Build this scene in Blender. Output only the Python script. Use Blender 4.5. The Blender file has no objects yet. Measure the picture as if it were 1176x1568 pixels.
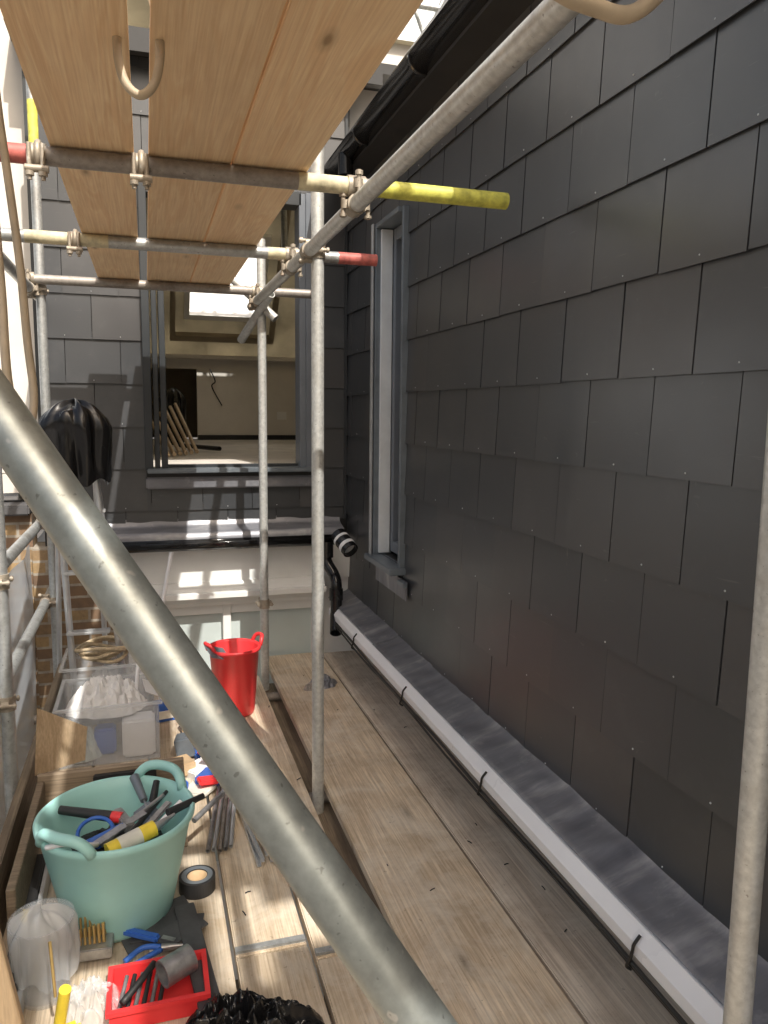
import bpy, bmesh, math, random
from mathutils import Vector, Matrix, noise, Euler
random.seed(7)
S=bpy.context.scene
COL=S.collection
# ------------------------------------------------------------------ helpers
def link(o,parent=None):
    COL.objects.link(o)
    if parent: o.parent=parent
    return o
def empty(name):
    o=bpy.data.objects.new(name,None); o.empty_display_size=.1; COL.objects.link(o); return o
def obj_from_bm(name,bm,mat,parent=None,smooth=False):
    me=bpy.data.meshes.new(name); 
    if smooth:
        for f in bm.faces: f.smooth=True
    bmesh.ops.recalc_face_normals(bm,faces=bm.faces[:])
    bm.to_mesh(me); bm.free()
    if mat: me.materials.append(mat)
    return link(bpy.data.objects.new(name,me),parent)
def add_box(bm,x0,x1,y0,y1,z0,z1):
    v=[bm.verts.new(p) for p in [(x0,y0,z0),(x1,y0,z0),(x1,y1,z0),(x0,y1,z0),(x0,y0,z1),(x1,y0,z1),(x1,y1,z1),(x0,y1,z1)]]
    for f in [(0,3,2,1),(4,5,6,7),(0,1,5,4),(1,2,6,5),(2,3,7,6),(3,0,4,7)]: bm.faces.new([v[i] for i in f])
    return v
def box(name,x0,x1,y0,y1,z0,z1,mat,parent=None,bevel=0,rot=None):
    bm=bmesh.new(); add_box(bm,x0,x1,y0,y1,z0,z1)
    if bevel: bmesh.ops.bevel(bm,geom=bm.edges[:],offset=bevel,segments=2,affect='EDGES')
    if rot:
        c=Vector(((x0+x1)/2,(y0+y1)/2,(z0+z1)/2))
        bmesh.ops.rotate(bm,cent=c,matrix=Euler([math.radians(a) for a in rot]).to_matrix(),verts=bm.verts[:])
    return obj_from_bm(name,bm,mat,parent)
def boxes(name,lst,mat,parent=None,bevel=0):
    bm=bmesh.new()
    for b in lst: add_box(bm,*b)
    if bevel: bmesh.ops.bevel(bm,geom=bm.edges[:],offset=bevel,segments=1,affect='EDGES')
    return obj_from_bm(name,bm,mat,parent)
def frame(d):
    d=d.normalized(); a=Vector((0,0,1)) if abs(d.z)<.9 else Vector((1,0,0))
    u=d.cross(a).normalized(); return u,d.cross(u).normalized()
def add_tube(bm,p0,p1,r,hollow=True,n=28,r1=None):
    p0=Vector(p0);p1=Vector(p1);u,w=frame(p1-p0); r1=r if r1 is None else r1
    def ring(p,r): return [bm.verts.new(p+(u*math.cos(2*math.pi*i/n)+w*math.sin(2*math.pi*i/n))*r) for i in range(n)]
    A=ring(p0,r);B=ring(p1,r1)
    def bridge(a,b,sm):
        for i in range(n):
            f=bm.faces.new((a[i],a[(i+1)%n],b[(i+1)%n],b[i])); f.smooth=sm
    bridge(A,B,True)
    if hollow:
        d=(p1-p0).normalized()*min(.12,(p1-p0).length*.4)
        for (R,p,s) in ((A,p0,1),(B,p1,-1)):
            I=ring(p,r*.85); J=ring(p+d*s,r*.85); bridge(R,I,False); bridge(I,J,True); bm.faces.new(J)
    else:
        bm.faces.new(A);bm.faces.new(B)
    for R in (A,B):
        for i in range(n):
            e=bm.edges.get((R[i],R[(i+1)%n])); 
            if e: e.smooth=False
def tube(name,p0,p1,r,mat,parent=None,hollow=True,n=28,r1=None):
    bm=bmesh.new(); add_tube(bm,p0,p1,r,hollow,n,r1); return obj_from_bm(name,bm,mat,parent)
def add_sweep(bm,pts,r,n=10,closed=False,flat=1):
    pts=[Vector(p) for p in pts]; m=len(pts); rings=[]; up=None
    for k,p in enumerate(pts):
        t=(pts[(k+1)%m]-pts[k-1]) if closed else (pts[min(k+1,m-1)]-pts[max(k-1,0)])
        t.normalize()
        if up is None: up,_=frame(t)
        up=(up-t*up.dot(t)).normalized(); w=t.cross(up)
        rr=r[k] if isinstance(r,(list,tuple)) else r
        rings.append([bm.verts.new(p+up*math.cos(2*math.pi*i/n)*rr+w*math.sin(2*math.pi*i/n)*rr*flat) for i in range(n)])
    for k in range(m if closed else m-1):
        a=rings[k];b=rings[(k+1)%m]
        for i in range(n):
            f=bm.faces.new((a[i],a[(i+1)%n],b[(i+1)%n],b[i])); f.smooth=True
    if not closed: bm.faces.new(rings[0]);bm.faces.new(rings[-1])
def spline(pts,k=10):
    pts=[Vector(p) for p in pts]; out=[]
    P=[pts[0]*2-pts[1]]+pts+[pts[-1]*2-pts[-2]]
    for i in range(1,len(P)-2):
        for j in range(k):
            t=j/k; a,b,c,d=P[i-1],P[i],P[i+1],P[i+2]
            out.append(.5*((2*b)+(c-a)*t+(2*a-5*b+4*c-d)*t*t+(3*b-a-3*c+d)*t**3))
    out.append(pts[-1]); return out
def sweep(name,pts,r,mat,parent=None,n=10,closed=False,flat=1):
    bm=bmesh.new(); add_sweep(bm,pts,r,n,closed,flat); return obj_from_bm(name,bm,mat,parent)
def lathe(name,prof,c,mat,parent=None,n=48,fn=None):
    bm=bmesh.new(); R=[]
    for (r,z) in prof:
        ring=[]
        for i in range(n):
            a=2*math.pi*i/n; rr,zz=(r,z) if fn is None else fn(r,z,a)
            ring.append(bm.verts.new((c[0]+rr*math.cos(a),c[1]+rr*math.sin(a),c[2]+zz)))
        R.append(ring)
    for k in range(len(R)-1):
        for i in range(n): bm.faces.new((R[k][i],R[k][(i+1)%n],R[k+1][(i+1)%n],R[k+1][i]))
    return obj_from_bm(name,bm,mat,parent,True)
def extrude_profile(name,prof,y0,y1,mat,parent=None,closed=True,smooth=False,axis='y'):
    bm=bmesh.new()
    f=(lambda a,b,t:(a,t,b)) if axis=='y' else (lambda a,b,t:(t,a,b))
    A=[bm.verts.new(f(a,b,y0)) for a,b in prof];B=[bm.verts.new(f(a,b,y1)) for a,b in prof]
    n=len(prof)
    for i in range(n if closed else n-1):
        fc=bm.faces.new((A[i],A[(i+1)%n],B[(i+1)%n],B[i])); fc.smooth=smooth
    if closed: bm.faces.new(A);bm.faces.new(B)
    return obj_from_bm(name,bm,mat,parent)
def rid(q): return 1-abs(noise.noise(q))*2.2
def sheet(name,cx,cy,z,sx,sy,h,mat,parent=None,seed=0,n=90,fr=2.2,am=.45):
    """crumpled sheet/bag lying on a surface: domed height-field with sharp creases and ragged outline"""
    bm=bmesh.new();o=Vector((seed*7.3,seed*2.9,seed));G=[]
    for i in range(n):
        row=[]
        for j in range(n):
            u=-1+2*i/(n-1);v=-1+2*j/(n-1)
            r=max(abs(u),abs(v)); l=math.hypot(u,v) or 1; k=r/l if l>0 else 1
            uu,vv=u*k,v*k; rr=math.hypot(uu,vv); a=math.atan2(vv,uu)
            out=1+.22*noise.noise(Vector((math.cos(a)*1.5,math.sin(a)*1.5,seed)))+.08*noise.noise(Vector((math.cos(a)*5,math.sin(a)*5,seed)))
            p=Vector((uu*fr,vv*fr,0))+o
            w=p+noise.noise_vector(p*.8)*.35
            ht=(1-rr**3)*(.62+am*(rid(w)-.5)+am*.5*(rid(w*2.1+o)-.5)+.06*rid(w*5))
            row.append(bm.verts.new((cx+uu*sx*out,cy+vv*sy*out,z+max(.0005,ht*h))))
        G.append(row)
    for i in range(n-1):
        for j in range(n-1): bm.faces.new((G[i][j],G[i+1][j],G[i+1][j+1],G[i][j+1]))
    return obj_from_bm(name,bm,mat,parent,True)
def drape(name,c,r0,h,mat,parent=None,seed=1,n=120,m=40):
    """bag draped over a point, hanging in folds"""
    bm=bmesh.new();R=[]
    for k in range(m):
        t=k/(m-1);ring=[]
        for i in range(n):
            a=2*math.pi*i/n; ca,sa=math.cos(a),math.sin(a)
            f=noise.noise(Vector((ca*2.2,sa*2.2,seed+t*.9)))*.5+rid(Vector((ca*3.2,sa*3.2,seed*2+t*1.6)))*.16
            rr=r0*(math.sin(min(1,t*1.9)*math.pi/2)**.8)*(1+f*(.25+t*.6))*(1-.18*t)
            zz=-h*(t**1.5)*(1+.28*noise.noise(Vector((ca*1.3,sa*1.3,seed+9))))+.03*noise.noise(Vector((ca*2,sa*2,t*3+seed)))
            ring.append(bm.verts.new((c[0]+rr*ca,c[1]+rr*sa*.8,c[2]+zz)))
        R.append(ring)
    for k in range(m-1):
        for i in range(n): bm.faces.new((R[k][i],R[k][(i+1)%n],R[k+1][(i+1)%n],R[k+1][i]))
    return obj_from_bm(name,bm,mat,parent,True)
# ------------------------------------------------------------------ materials
def newmat(name):
    m=bpy.data.materials.new(name); m.use_nodes=True; nt=m.node_tree
    return m,nt,nt.nodes['Principled BSDF']
def N(nt,t,**k):
    n=nt.nodes.new(t)
    for a,b in k.items(): setattr(n,a,b)
    return n
def ramp(nt,fac,stops):
    r=N(nt,'ShaderNodeValToRGB'); el=r.color_ramp.elements
    el[0].position=stops[0][0];el[0].color=(*stops[0][1],1)
    el[1].position=stops[-1][0];el[1].color=(*stops[-1][1],1)
    for p,c in stops[1:-1]:
        e=el.new(p); e.color=(*c,1)
    nt.links.new(fac,r.inputs[0]); return r.outputs[0]
def mixc(nt,f,a,b,mode='MIX'):
    m=N(nt,'ShaderNodeMix',data_type='RGBA',blend_type=mode)
    for s,v in ((m.inputs[0],f),(m.inputs[6],a),(m.inputs[7],b)):
        if hasattr(v,'is_linked') or hasattr(v,'links'): nt.links.new(v,s)
        else: s.default_value=v if not isinstance(v,tuple) else (*v,1)
    return m.outputs[2]
def noise_tex(nt,vec,scale,detail=4,rough=.55,dist=0):
    n=N(nt,'ShaderNodeTexNoise'); n.inputs['Scale'].default_value=scale;n.inputs['Detail'].default_value=detail
    n.inputs['Roughness'].default_value=rough;n.inputs['Distortion'].default_value=dist
    if vec is not None: nt.links.new(vec,n.inputs['Vector'])
    return n.outputs['Fac']
def objvec(nt,scale=(1,1,1),island=True):
    tc=N(nt,'ShaderNodeTexCoord'); mp=N(nt,'ShaderNodeMapping'); mp.inputs['Scale'].default_value=scale
    if island:
        g=N(nt,'ShaderNodeNewGeometry'); sc=N(nt,'ShaderNodeVectorMath',operation='SCALE')
        cx=N(nt,'ShaderNodeCombineXYZ')
        for i in range(3): nt.links.new(g.outputs['Random Per Island'],cx.inputs[i])
        sc.inputs['Scale'].default_value=37.; nt.links.new(cx.outputs[0],sc.inputs[0])
        ad=N(nt,'ShaderNodeVectorMath',operation='ADD'); nt.links.new(tc.outputs['Object'],ad.inputs[0]);nt.links.new(sc.outputs[0],ad.inputs[1])
        nt.links.new(ad.outputs[0],mp.inputs['Vector'])
    else: nt.links.new(tc.outputs['Object'],mp.inputs['Vector'])
    return mp.outputs[0]
def bump(nt,h,bsdf,strength=.3,dist=.002):
    b=N(nt,'ShaderNodeBump'); b.inputs['Strength'].default_value=strength;b.inputs['Distance'].default_value=dist
    nt.links.new(h,b.inputs['Height']);nt.links.new(b.outputs[0],bsdf.inputs['Normal'])
def wood(name,light,mid,dark,axis='y',knots=True,dirt=.5,rough=.7,dust=0,grain=.45,kn=(5.2,1.5)):
    m,nt,b=newmat(name)
    def sc(a,l): return {'y':(a,l,a),'x':(l,a,a),'z':(a,a,l)}[axis]
    v1=objvec(nt,sc(9,.55)); v2=objvec(nt,sc(90,1.6)); v3=objvec(nt,(1,1,1))
    g=noise_tex(nt,v1,1.6,3,.5,.9); 
    w=N(nt,'ShaderNodeMath',operation='MULTIPLY'); w.inputs[1].default_value=26; nt.links.new(g,w.inputs[0])
    s=N(nt,'ShaderNodeMath',operation='SINE'); nt.links.new(w.outputs[0],s.inputs[0])
    s2=N(nt,'ShaderNodeMapRange'); s2.inputs[1].default_value=-1; nt.links.new(s.outputs[0],s2.inputs[0])
    c=ramp(nt,s2.outputs[0],[(0,mid),(.6,light),(1,tuple(.5*(x+y) for x,y in zip(light,mid)))])
    fine=noise_tex(nt,v2,2,3,.6)
    c=mixc(nt,ramp(nt,fine,[(.35,(grain,)*3),(.62,(0,0,0))]),c,dark)
    if knots:
        vk=objvec(nt,sc(*kn)); vo=N(nt,'ShaderNodeTexVoronoi'); vo.inputs['Scale'].default_value=1.0; nt.links.new(vk,vo.inputs['Vector'])
        c=mixc(nt,ramp(nt,vo.outputs['Distance'],[(.04,(.9,)*3),(.075,(.35,)*3),(.15,(0,0,0))]),c,tuple(x*.5 for x in dark))
    d=noise_tex(nt,v3,3.,6,.65); c=mixc(nt,ramp(nt,d,[(.42,(0,0,0)),(.75,(dirt,)*3)]),c,tuple(x*.8 for x in dark))
    if dust:
        d2=noise_tex(nt,v3,5.,6,.7,.6); c=mixc(nt,ramp(nt,d2,[(.45,(0,0,0)),(.65,(dust,)*3)]),c,(.74,.69,.60))
        d3=noise_tex(nt,v3,45.,3,.7,.3); c=mixc(nt,ramp(nt,d3,[(.66,(0,0,0)),(.72,(.5,)*3)]),c,tuple(x*.6 for x in dark))
    g2=N(nt,'ShaderNodeNewGeometry'); hv=N(nt,'ShaderNodeHueSaturation'); mr=N(nt,'ShaderNodeMapRange'); mr.inputs[3].default_value=.86;mr.inputs[4].default_value=1.12
    nt.links.new(g2.outputs['Random Per Island'],mr.inputs[0]);nt.links.new(mr.outputs[0],hv.inputs['Value']);nt.links.new(c,hv.inputs['Color'])
    nt.links.new(hv.outputs[0],b.inputs['Base Color']); b.inputs['Roughness'].default_value=rough
    bump(nt,fine,b,.35,.002); return m
def plain(name,c,rough=.5,metal=0,var=.15,scale=12,bmp=.0,spec=None,coat=0):
    m,nt,b=newmat(name); v=objvec(nt,(1,1,1),False); n=noise_tex(nt,v,scale,4,.6)
    nt.links.new(ramp(nt,n,[(.3,tuple(x*(1-var) for x in c)),(.7,tuple(min(1,x*(1+var)) for x in c))]),b.inputs['Base Color'])
    r=N(nt,'ShaderNodeMapRange');r.inputs[3].default_value=max(.02,rough-.1);r.inputs[4].default_value=min(1,rough+.1);nt.links.new(n,r.inputs[0]);nt.links.new(r.outputs[0],b.inputs['Roughness'])
    b.inputs['Metallic'].default_value=metal; b.inputs['Coat Weight'].default_value=coat
    if bmp: bump(nt,noise_tex(nt,v,scale*4,4,.6),b,bmp,.003)
    return m
def galv(name,c=(.46,.46,.45),dirt=(.16,.13,.10),amt=.6,metal=.6,rough=.38):
    m,nt,b=newmat(name); v=objvec(nt,(1,1,1),False)
    n=noise_tex(nt,v,7,5,.65); n2=noise_tex(nt,v,60,3,.6)
    col=ramp(nt,n2,[(.3,tuple(x*.82 for x in c)),(.7,tuple(min(1,x*1.12) for x in c))])
    col=mixc(nt,ramp(nt,n,[(.5,(0,0,0)),(.72,(amt,)*3)]),col,dirt)
    sp=noise_tex(nt,v,38,2,.5); col=mixc(nt,ramp(nt,sp,[(.70,(0,0,0)),(.74,(.6,)*3)]),col,(.72,.7,.65))
    sp=noise_tex(nt,v,110,2,.5); col=mixc(nt,ramp(nt,sp,[(.68,(0,0,0)),(.74,(.6,)*3)]),col,tuple(x*.5 for x in dirt))
    nt.links.new(col,b.inputs['Base Color']); b.inputs['Metallic'].default_value=metal
    r=N(nt,'ShaderNodeMapRange');r.inputs[3].default_value=rough-.1;r.inputs[4].default_value=rough+.22;nt.links.new(n,r.inputs[0]);nt.links.new(r.outputs[0],b.inputs['Roughness'])
    bump(nt,n2,b,.12,.001); return m
M={}
M['board_up']=wood('new_pine_board',(.96,.74,.47),(.88,.62,.36),(.66,.41,.21),dirt=.22,kn=(7,2.4))
M['deck']=wood('weathered_board',(.82,.69,.52),(.66,.53,.38),(.32,.24,.16),dirt=.6,rough=.75,dust=.5,grain=.6)
M['deck2']=wood('grey_board',(.72,.63,.52),(.60,.51,.41),(.28,.22,.17),dirt=.6,rough=.75,dust=.45,grain=.6)
M['woodx']=wood('old_timber',(.36,.28,.20),(.25,.19,.13),(.12,.09,.06),axis='x',dirt=.6)
M['woodz']=wood('tan_timber',(.78,.62,.42),(.66,.5,.32),(.45,.32,.2),axis='z',knots=False,dirt=.3)
M['toe']=wood('toe_timber',(.32,.26,.19),(.23,.18,.13),(.10,.08,.06),dirt=.6)
M['galv']=galv('galvanised_tube',(.50,.52,.52)); M['galvl']=galv('galvanised_tube_clean',(.64,.65,.63),(.40,.37,.32),.5,.5,.42)
M['galvd']=galv('galvanised_tube_dirty',(.36,.33,.30),(.14,.11,.09),.8,.4,.5)
M['galvnear']=galv('galvanised_tube_near',(.40,.44,.43),(.28,.28,.26),.35,.7,.34)
M['clamp']=galv('coupler_steel',(.42,.37,.30),(.22,.13,.08),.7,.4,.5)
M['yellow']=plain('yellow_paint',(.68,.66,.13),.5,0,.4,25,.2); M['beige']=plain('faded_yellow_paint',(.62,.56,.38),.6,0,.4,20,.2)
M['red']=plain('red_paint',(.52,.14,.12),.55,0,.4,25,.2)
M['black']=plain('black_upvc',(.014,.014,.015),.12,0,.3,5); M['blackm']=plain('black_matt',(.022,.022,.023),.5,0,.3,9)
M['white']=plain('white_upvc',(.90,.91,.94),.3,0,.03,4); M['whitep']=plain('white_paint',(.86,.86,.84),.6,0,.06,3,.1)
M['alu']=plain('grey_aluminium',(.20,.23,.26),.4,.4,.15,10); M['alul']=plain('mill_aluminium',(.62,.64,.66),.35,.6,.12,10)
M['framed']=plain('anthracite_frame',(.035,.04,.045),.4,0,.1,6); M['frameg']=plain('grey_frame',(.16,.18,.21),.45,0,.1,6)
M['framel']=plain('light_reveal',(.70,.74,.78),.5,0,.1,6)
M['plaster']=plain('bare_plaster',(.74,.71,.66),.85,0,.08,2,.1); M['ply']=plain('loft_ply',(.34,.29,.21),.8,0,.15,3); M['ceil']=plain('loft_ceiling_board',(.46,.42,.33),.85,0,.2,2.5,.1); M['roomfloor']=plain('room_floor',(.66,.62,.57),.7,0,.15,3)
M['pane']=plain('pale_panel',(.58,.65,.64),.25,0,.10,1.5)
M['teal']=plain('teal_rubber',(.40,.73,.70),.42,0,.06,5); M['redp']=plain('red_plastic',(.82,.045,.05),.35,0,.1,5)
M['slatecut']=plain('slate_offcut',(.07,.073,.08),.55,0,.3,14,.2)
M['hose']=plain('hose_rubber',(.56,.46,.33),.55,0,.12,20); M['cable']=plain('cable',(.015,.014,.013),.45)
M['bag']=plain('black_polythene',(.012,.012,.013),.2,0,.2,5); M['ygrip']=plain('yellow_plastic',(.85,.65,.06),.4)
M['blue']=plain('blue_card',(.04,.14,.52),.5); M['card']=plain('cardboard',(.52,.37,.22),.8,0,.15,20); M['cloth']=plain('white_cloth',(.78,.78,.78),.9,0,.08,9,.3)
M['gold']=plain('brass_bit',(.70,.50,.20),.35,.7); M['steel']=plain('steel_tool',(.38,.38,.39),.35,.7,.3,30); M['cream']=plain('cream_label',(.74,.72,.64),.6)
M['rope']=plain('rope_fibre',(.52,.42,.28),.85,0,.3,60,.4); M['ground']=plain('yard_ground',(.10,.095,.09),.9,0,.3,.6,.2); M['roof']=plain('roof_slate',(.09,.09,.095),.6,0,.2,2)
def slate_mat():
    m,nt,b=newmat('fibre_cement_slate'); v=objvec(nt,(1,1,1)); g=N(nt,'ShaderNodeNewGeometry')
    c=ramp(nt,g.outputs['Random Per Island'],[(0,(.040,.044,.050)),(.5,(.050,.053,.058)),(1,(.060,.059,.061))])
    n=noise_tex(nt,v,2.2,5,.7); c=mixc(nt,ramp(nt,n,[(.55,(0,0,0)),(.8,(.4,)*3)]),c,(.12,.12,.125))
    n3=noise_tex(nt,v,9,3,.8,1.5); c=mixc(nt,ramp(nt,n3,[(.69,(0,0,0)),(.76,(.2,)*3)]),c,(.28,.28,.28))
    tv=objvec(nt,(3,3,40)); n4=noise_tex(nt,tv,3,2,.5,.5); c=mixc(nt,ramp(nt,n4,[(.72,(0,0,0)),(.78,(.14,)*3)]),c,(.30,.30,.30))
    nt.links.new(c,b.inputs['Base Color'])
    r=N(nt,'ShaderNodeMapRange');r.inputs[3].default_value=.25;r.inputs[4].default_value=.46;nt.links.new(n,r.inputs[0]);nt.links.new(r.outputs[0],b.inputs['Roughness'])
    b.inputs['Specular IOR Level'].default_value=.85
    bump(nt,noise_tex(nt,v,2.5,2,.5),b,.12,.01); return m
M['slate']=slate_mat()
def lead_mat():
    m,nt,b=newmat('lead_sheet'); v=objvec(nt,(1,1,1)); v2=objvec(nt,(2,9,2))
    n=noise_tex(nt,v2,1.2,5,.6); c=ramp(nt,n,[(.3,(.16,.165,.19)),(.55,(.25,.255,.28)),(.72,(.46,.46,.48))])
    d=noise_tex(nt,v,7,5,.7); c=mixc(nt,ramp(nt,d,[(.58,(0,0,0)),(.75,(.5,)*3)]),c,(.55,.55,.55))
    nt.links.new(c,b.inputs['Base Color']); b.inputs['Metallic'].default_value=.35;b.inputs['Roughness'].default_value=.42
    bump(nt,noise_tex(nt,v2,2.5,3,.5),b,.3,.006); return m
M['lead']=lead_mat()
def brick_mat():
    m,nt,b=newmat('stock_brick'); tc=N(nt,'ShaderNodeTexCoord'); sx=N(nt,'ShaderNodeSeparateXYZ');cx=N(nt,'ShaderNodeCombineXYZ')
    nt.links.new(tc.outputs['Object'],sx.inputs[0]); ad=N(nt,'ShaderNodeMath',operation='ADD')
    nt.links.new(sx.outputs[0],ad.inputs[0]);nt.links.new(sx.outputs[1],ad.inputs[1])
    nt.links.new(ad.outputs[0],cx.inputs[0]);nt.links.new(sx.outputs[2],cx.inputs[1])
    br=N(nt,'ShaderNodeTexBrick'); nt.links.new(cx.outputs[0],br.inputs['Vector'])
    br.inputs['Color1'].default_value=(.42,.29,.15,1);br.inputs['Color2'].default_value=(.22,.14,.09,1);br.inputs['Mortar'].default_value=(.42,.38,.32,1)
    br.inputs['Scale'].default_value=1;br.inputs['Brick Width'].default_value=.225;br.inputs['Row Height'].default_value=.075;br.inputs['Mortar Size'].default_value=.008
    n=noise_tex(nt,cx.outputs[0],14,5,.7); c=mixc(nt,ramp(nt,n,[(.4,(0,0,0)),(.7,(.6,)*3)]),br.outputs['Color'],(.12,.09,.07))
    nt.links.new(c,b.inputs['Base Color']);b.inputs['Roughness'].default_value=.9;bump(nt,br.outputs['Fac'],b,-.5,.01);return m
M['brick']=brick_mat()
def clear_mat(name,tint,fac,rough=.15):
    m,nt,b=newmat(name); b.inputs['Base Color'].default_value=(*tint,1);b.inputs['Roughness'].default_value=rough
    t=N(nt,'ShaderNodeBsdfTransparent'); mx=N(nt,'ShaderNodeMixShader'); mx.inputs[0].default_value=fac
    nt.links.new(t.outputs[0],mx.inputs[1]);nt.links.new(b.outputs[0],mx.inputs[2]);nt.links.new(mx.outputs[0],nt.nodes['Material Output'].inputs[0]);return m
M['clear']=clear_mat('clear_plastic',(.8,.85,.9),.20); M['clearbag']=clear_mat('clear_polythene',(.85,.88,.9),.36,.2); M['net']=clear_mat('debris_netting',(.72,.80,.90),.8,.8)
M['sheeting']=plain('white_sheeting',(.86,.89,.92),.6,0,.03,.5)
def glass_mat():
    m,nt,b=newmat('window_glass'); b.inputs['Base Color'].default_value=(.05,.06,.065,1);b.inputs['Roughness'].default_value=.03;b.inputs['Specular IOR Level'].default_value=.8;return m
M['glass']=glass_mat()
# ------------------------------------------------------------------ camera
X=Vector((.9560,.0281,-.2919));Yv=Vector((-.2931,.1269,-.9476));Z=Vector((.0104,.9915,.1296))
Yv.normalize();Z=(Z-Yv*Z.dot(Yv)).normalized();X=Yv.cross(Z)
cam=bpy.data.cameras.new('camera');co=bpy.data.objects.new('camera',cam);COL.objects.link(co)
co.matrix_world=Matrix((X,Yv,Z)).to_4x4()
cam.sensor_fit='HORIZONTAL';cam.sensor_width=36;cam.lens=36*1180/1176;cam.clip_start=.02;cam.clip_end=3000
S.camera=co
# ------------------------------------------------------------------ light
w=bpy.data.worlds.new('World');S.world=w;w.use_nodes=True;nt=w.node_tree
sd=Vector((.13,-.60,.76)).normalized()
sk=nt.nodes.new('ShaderNodeTexSky');sk.sky_type='NISHITA';sk.sun_disc=False
sk.sun_elevation=math.asin(sd.z);sk.sun_rotation=math.atan2(sd.x,sd.y);sk.dust_density=10;sk.air_density=1.4;sk.ozone_density=.8
nt.links.new(sk.outputs[0],nt.nodes['Background'].inputs[0]);nt.nodes['Background'].inputs[1].default_value=.15
sl=bpy.data.lights.new('sun','SUN');sl.energy=5;sl.angle=math.radians(.6);sl.color=(1,.95,.87)
so=bpy.data.objects.new('sun',sl);COL.objects.link(so);so.rotation_mode='QUATERNION';so.rotation_quaternion=sd.to_track_quat('Z','Y');so.location=sd*20
S.view_settings.view_transform='Standard';S.view_settings.look='None';S.view_settings.exposure=0
# ------------------------------------------------------------------ ground
bm=bmesh.new();vs=[bm.verts.new(p) for p in [(-600,-600,-7.5),(600,-600,-7.5),(600,600,-7.5),(-600,600,-7.5)]];bm.faces.new(vs)
obj_from_bm('ground',bm,M['ground'])
# ------------------------------------------------------------------ slating
def subtract(r,h):
    a0,a1,b0,b1=r;c0,c1,d0,d1=h
    if a1<=c0 or a0>=c1 or b1<=d0 or b0>=d1: return [r]
    out=[]
    if a0<c0: out.append((a0,c0,b0,b1))
    if a1>c1: out.append((c1,a1,b0,b1))
    m0,m1=max(a0,c0),min(a1,c1)
    if b0<d0: out.append((m0,m1,b0,d0))
    if b1>d1: out.append((m0,m1,d1,b1))
    return out
def slating(name,P,u0,u1,zb,zt,zline,phase,holes,parent,exp=.25):
    bm=bmesh.new();rv=bmesh.new();k0=math.floor((zb-zline)/exp)-1
    k=k0
    while zline+k*exp<zt:
        z0=zline+k*exp; z1=z0+exp+.045
        ph=phase+(.15 if k%2 else 0)
        j=math.floor((u0-ph)/.3)
        while ph+j*.3<u1:
            a=ph+j*.3; dz=random.uniform(-.0018,.0018)
            rects=[(max(a+.002,u0),min(a+.298,u1),max(z0+dz,zb),min(z1,zt))]
            for h in holes: rects=[q for r in rects for q in subtract(r,h)]
            tw=random.uniform(-.0016,.0016);bo=random.uniform(0,.0018)
            for (a0,a1,b0,b1) in rects:
                if a1-a0<.012 or b1-b0<.012: continue
                off=lambda z:.004+max(0,(1-(z-z0)/(exp+.045)))*(.011+bo)
                V=[]
                for t in (0,.0045):
                    for (uu,zz,s) in ((a0,b0,-1),(a1,b0,1),(a1,b1,1),(a0,b1,-1)):
                        V.append(bm.verts.new(P(uu,zz,off(zz)+t+tw*s+.001)))
                for f in ((0,1,2,3),(4,5,6,7),(0,1,5,4),(1,2,6,5),(2,3,7,6),(3,0,4,7)): bm.faces.new([V[i] for i in f])
            m=a+.15;zz=z0+.018
            if u0<m<u1 and zb<zz<zt and not any(h[0]-.02<m<h[1]+.02 and h[2]-.02<zz<h[3]+.02 for h in holes):
                c=Vector(P(m+random.uniform(-.004,.004),zz,.020)); bmesh.ops.create_icosphere(rv,subdivisions=1,radius=.0033,matrix=Matrix.Translation(c))
            j+=1
        k+=1
    obj_from_bm(name,bm,M['slate'],parent); obj_from_bm(name+'_rivets',rv,M['alul'],parent,True)
# RIGHT WALL
RW=empty('slate_clad_wall')
hw=(3.63,4.03,-.78,.95)
slating('slates',lambda u,z,o:(1.24-o,u,z),-3,4.80,-1.16,1.36,.094,.03,[hw],RW)
boxes('wall_core',[(1.241,1.5,-3,3.63,-1.3,1.40),(1.241,1.5,4.03,4.9,-1.3,1.40),(1.241,1.5,3.63,4.03,-1.3,-.78),(1.241,1.5,3.63,4.03,.95,1.40)],M['blackm'],RW)
box('lower_wall',1.32,1.6,-3,4.9,-7.5,-1.31,M['whitep'],RW)
box('fascia_soffit',1.10,1.30,-3,4.7,1.31,1.42,M['blackm'],RW)
bm=bmesh.new();vs=[bm.verts.new(p) for p in [(1.08,-3,1.47),(4,-3,3.6),(4,4.7,3.6),(1.08,4.7,1.47)]];bm.faces.new(vs);bmesh.ops.solidify(bm,geom=bm.faces[:],thickness=.05)
obj_from_bm('roof_slope',bm,M['roof'],RW)
boxes('window_outer_trim',[(1.175,1.28,4.005,4.035,-.80,.97),(1.195,1.28,3.615,3.64,-.80,.97),(1.175,1.28,3.64,4.005,.945,.97)],M['alu'],RW,.003)
boxes('window_edge_strip',[(1.160,1.170,4.02,4.05,-.80,.97)],M['alul'],RW,.002)
boxes('window_reveal',[(1.20,1.262,3.985,4.003,-.77,.94)],M['framel'],RW,.002)
boxes('window_inner_frame',[(1.264,1.32,3.64,3.70,-.76,.94),(1.264,1.32,3.94,3.984,-.76,.94),(1.264,1.32,3.70,3.94,.88,.94),(1.264,1.32,3.70,3.94,-.76,-.70)],M['frameg'],RW,.003)
box('window_glass',1.30,1.306,3.70,3.94,-.70,.88,M['glass'],RW)
box('window_reveal_back',1.34,1.36,3.6,4.06,-.8,1.0,M['frameg'],RW)
box('window_sill',1.14,1.30,3.59,4.07,-.815,-.782,M['alu'],RW,.004)
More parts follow.
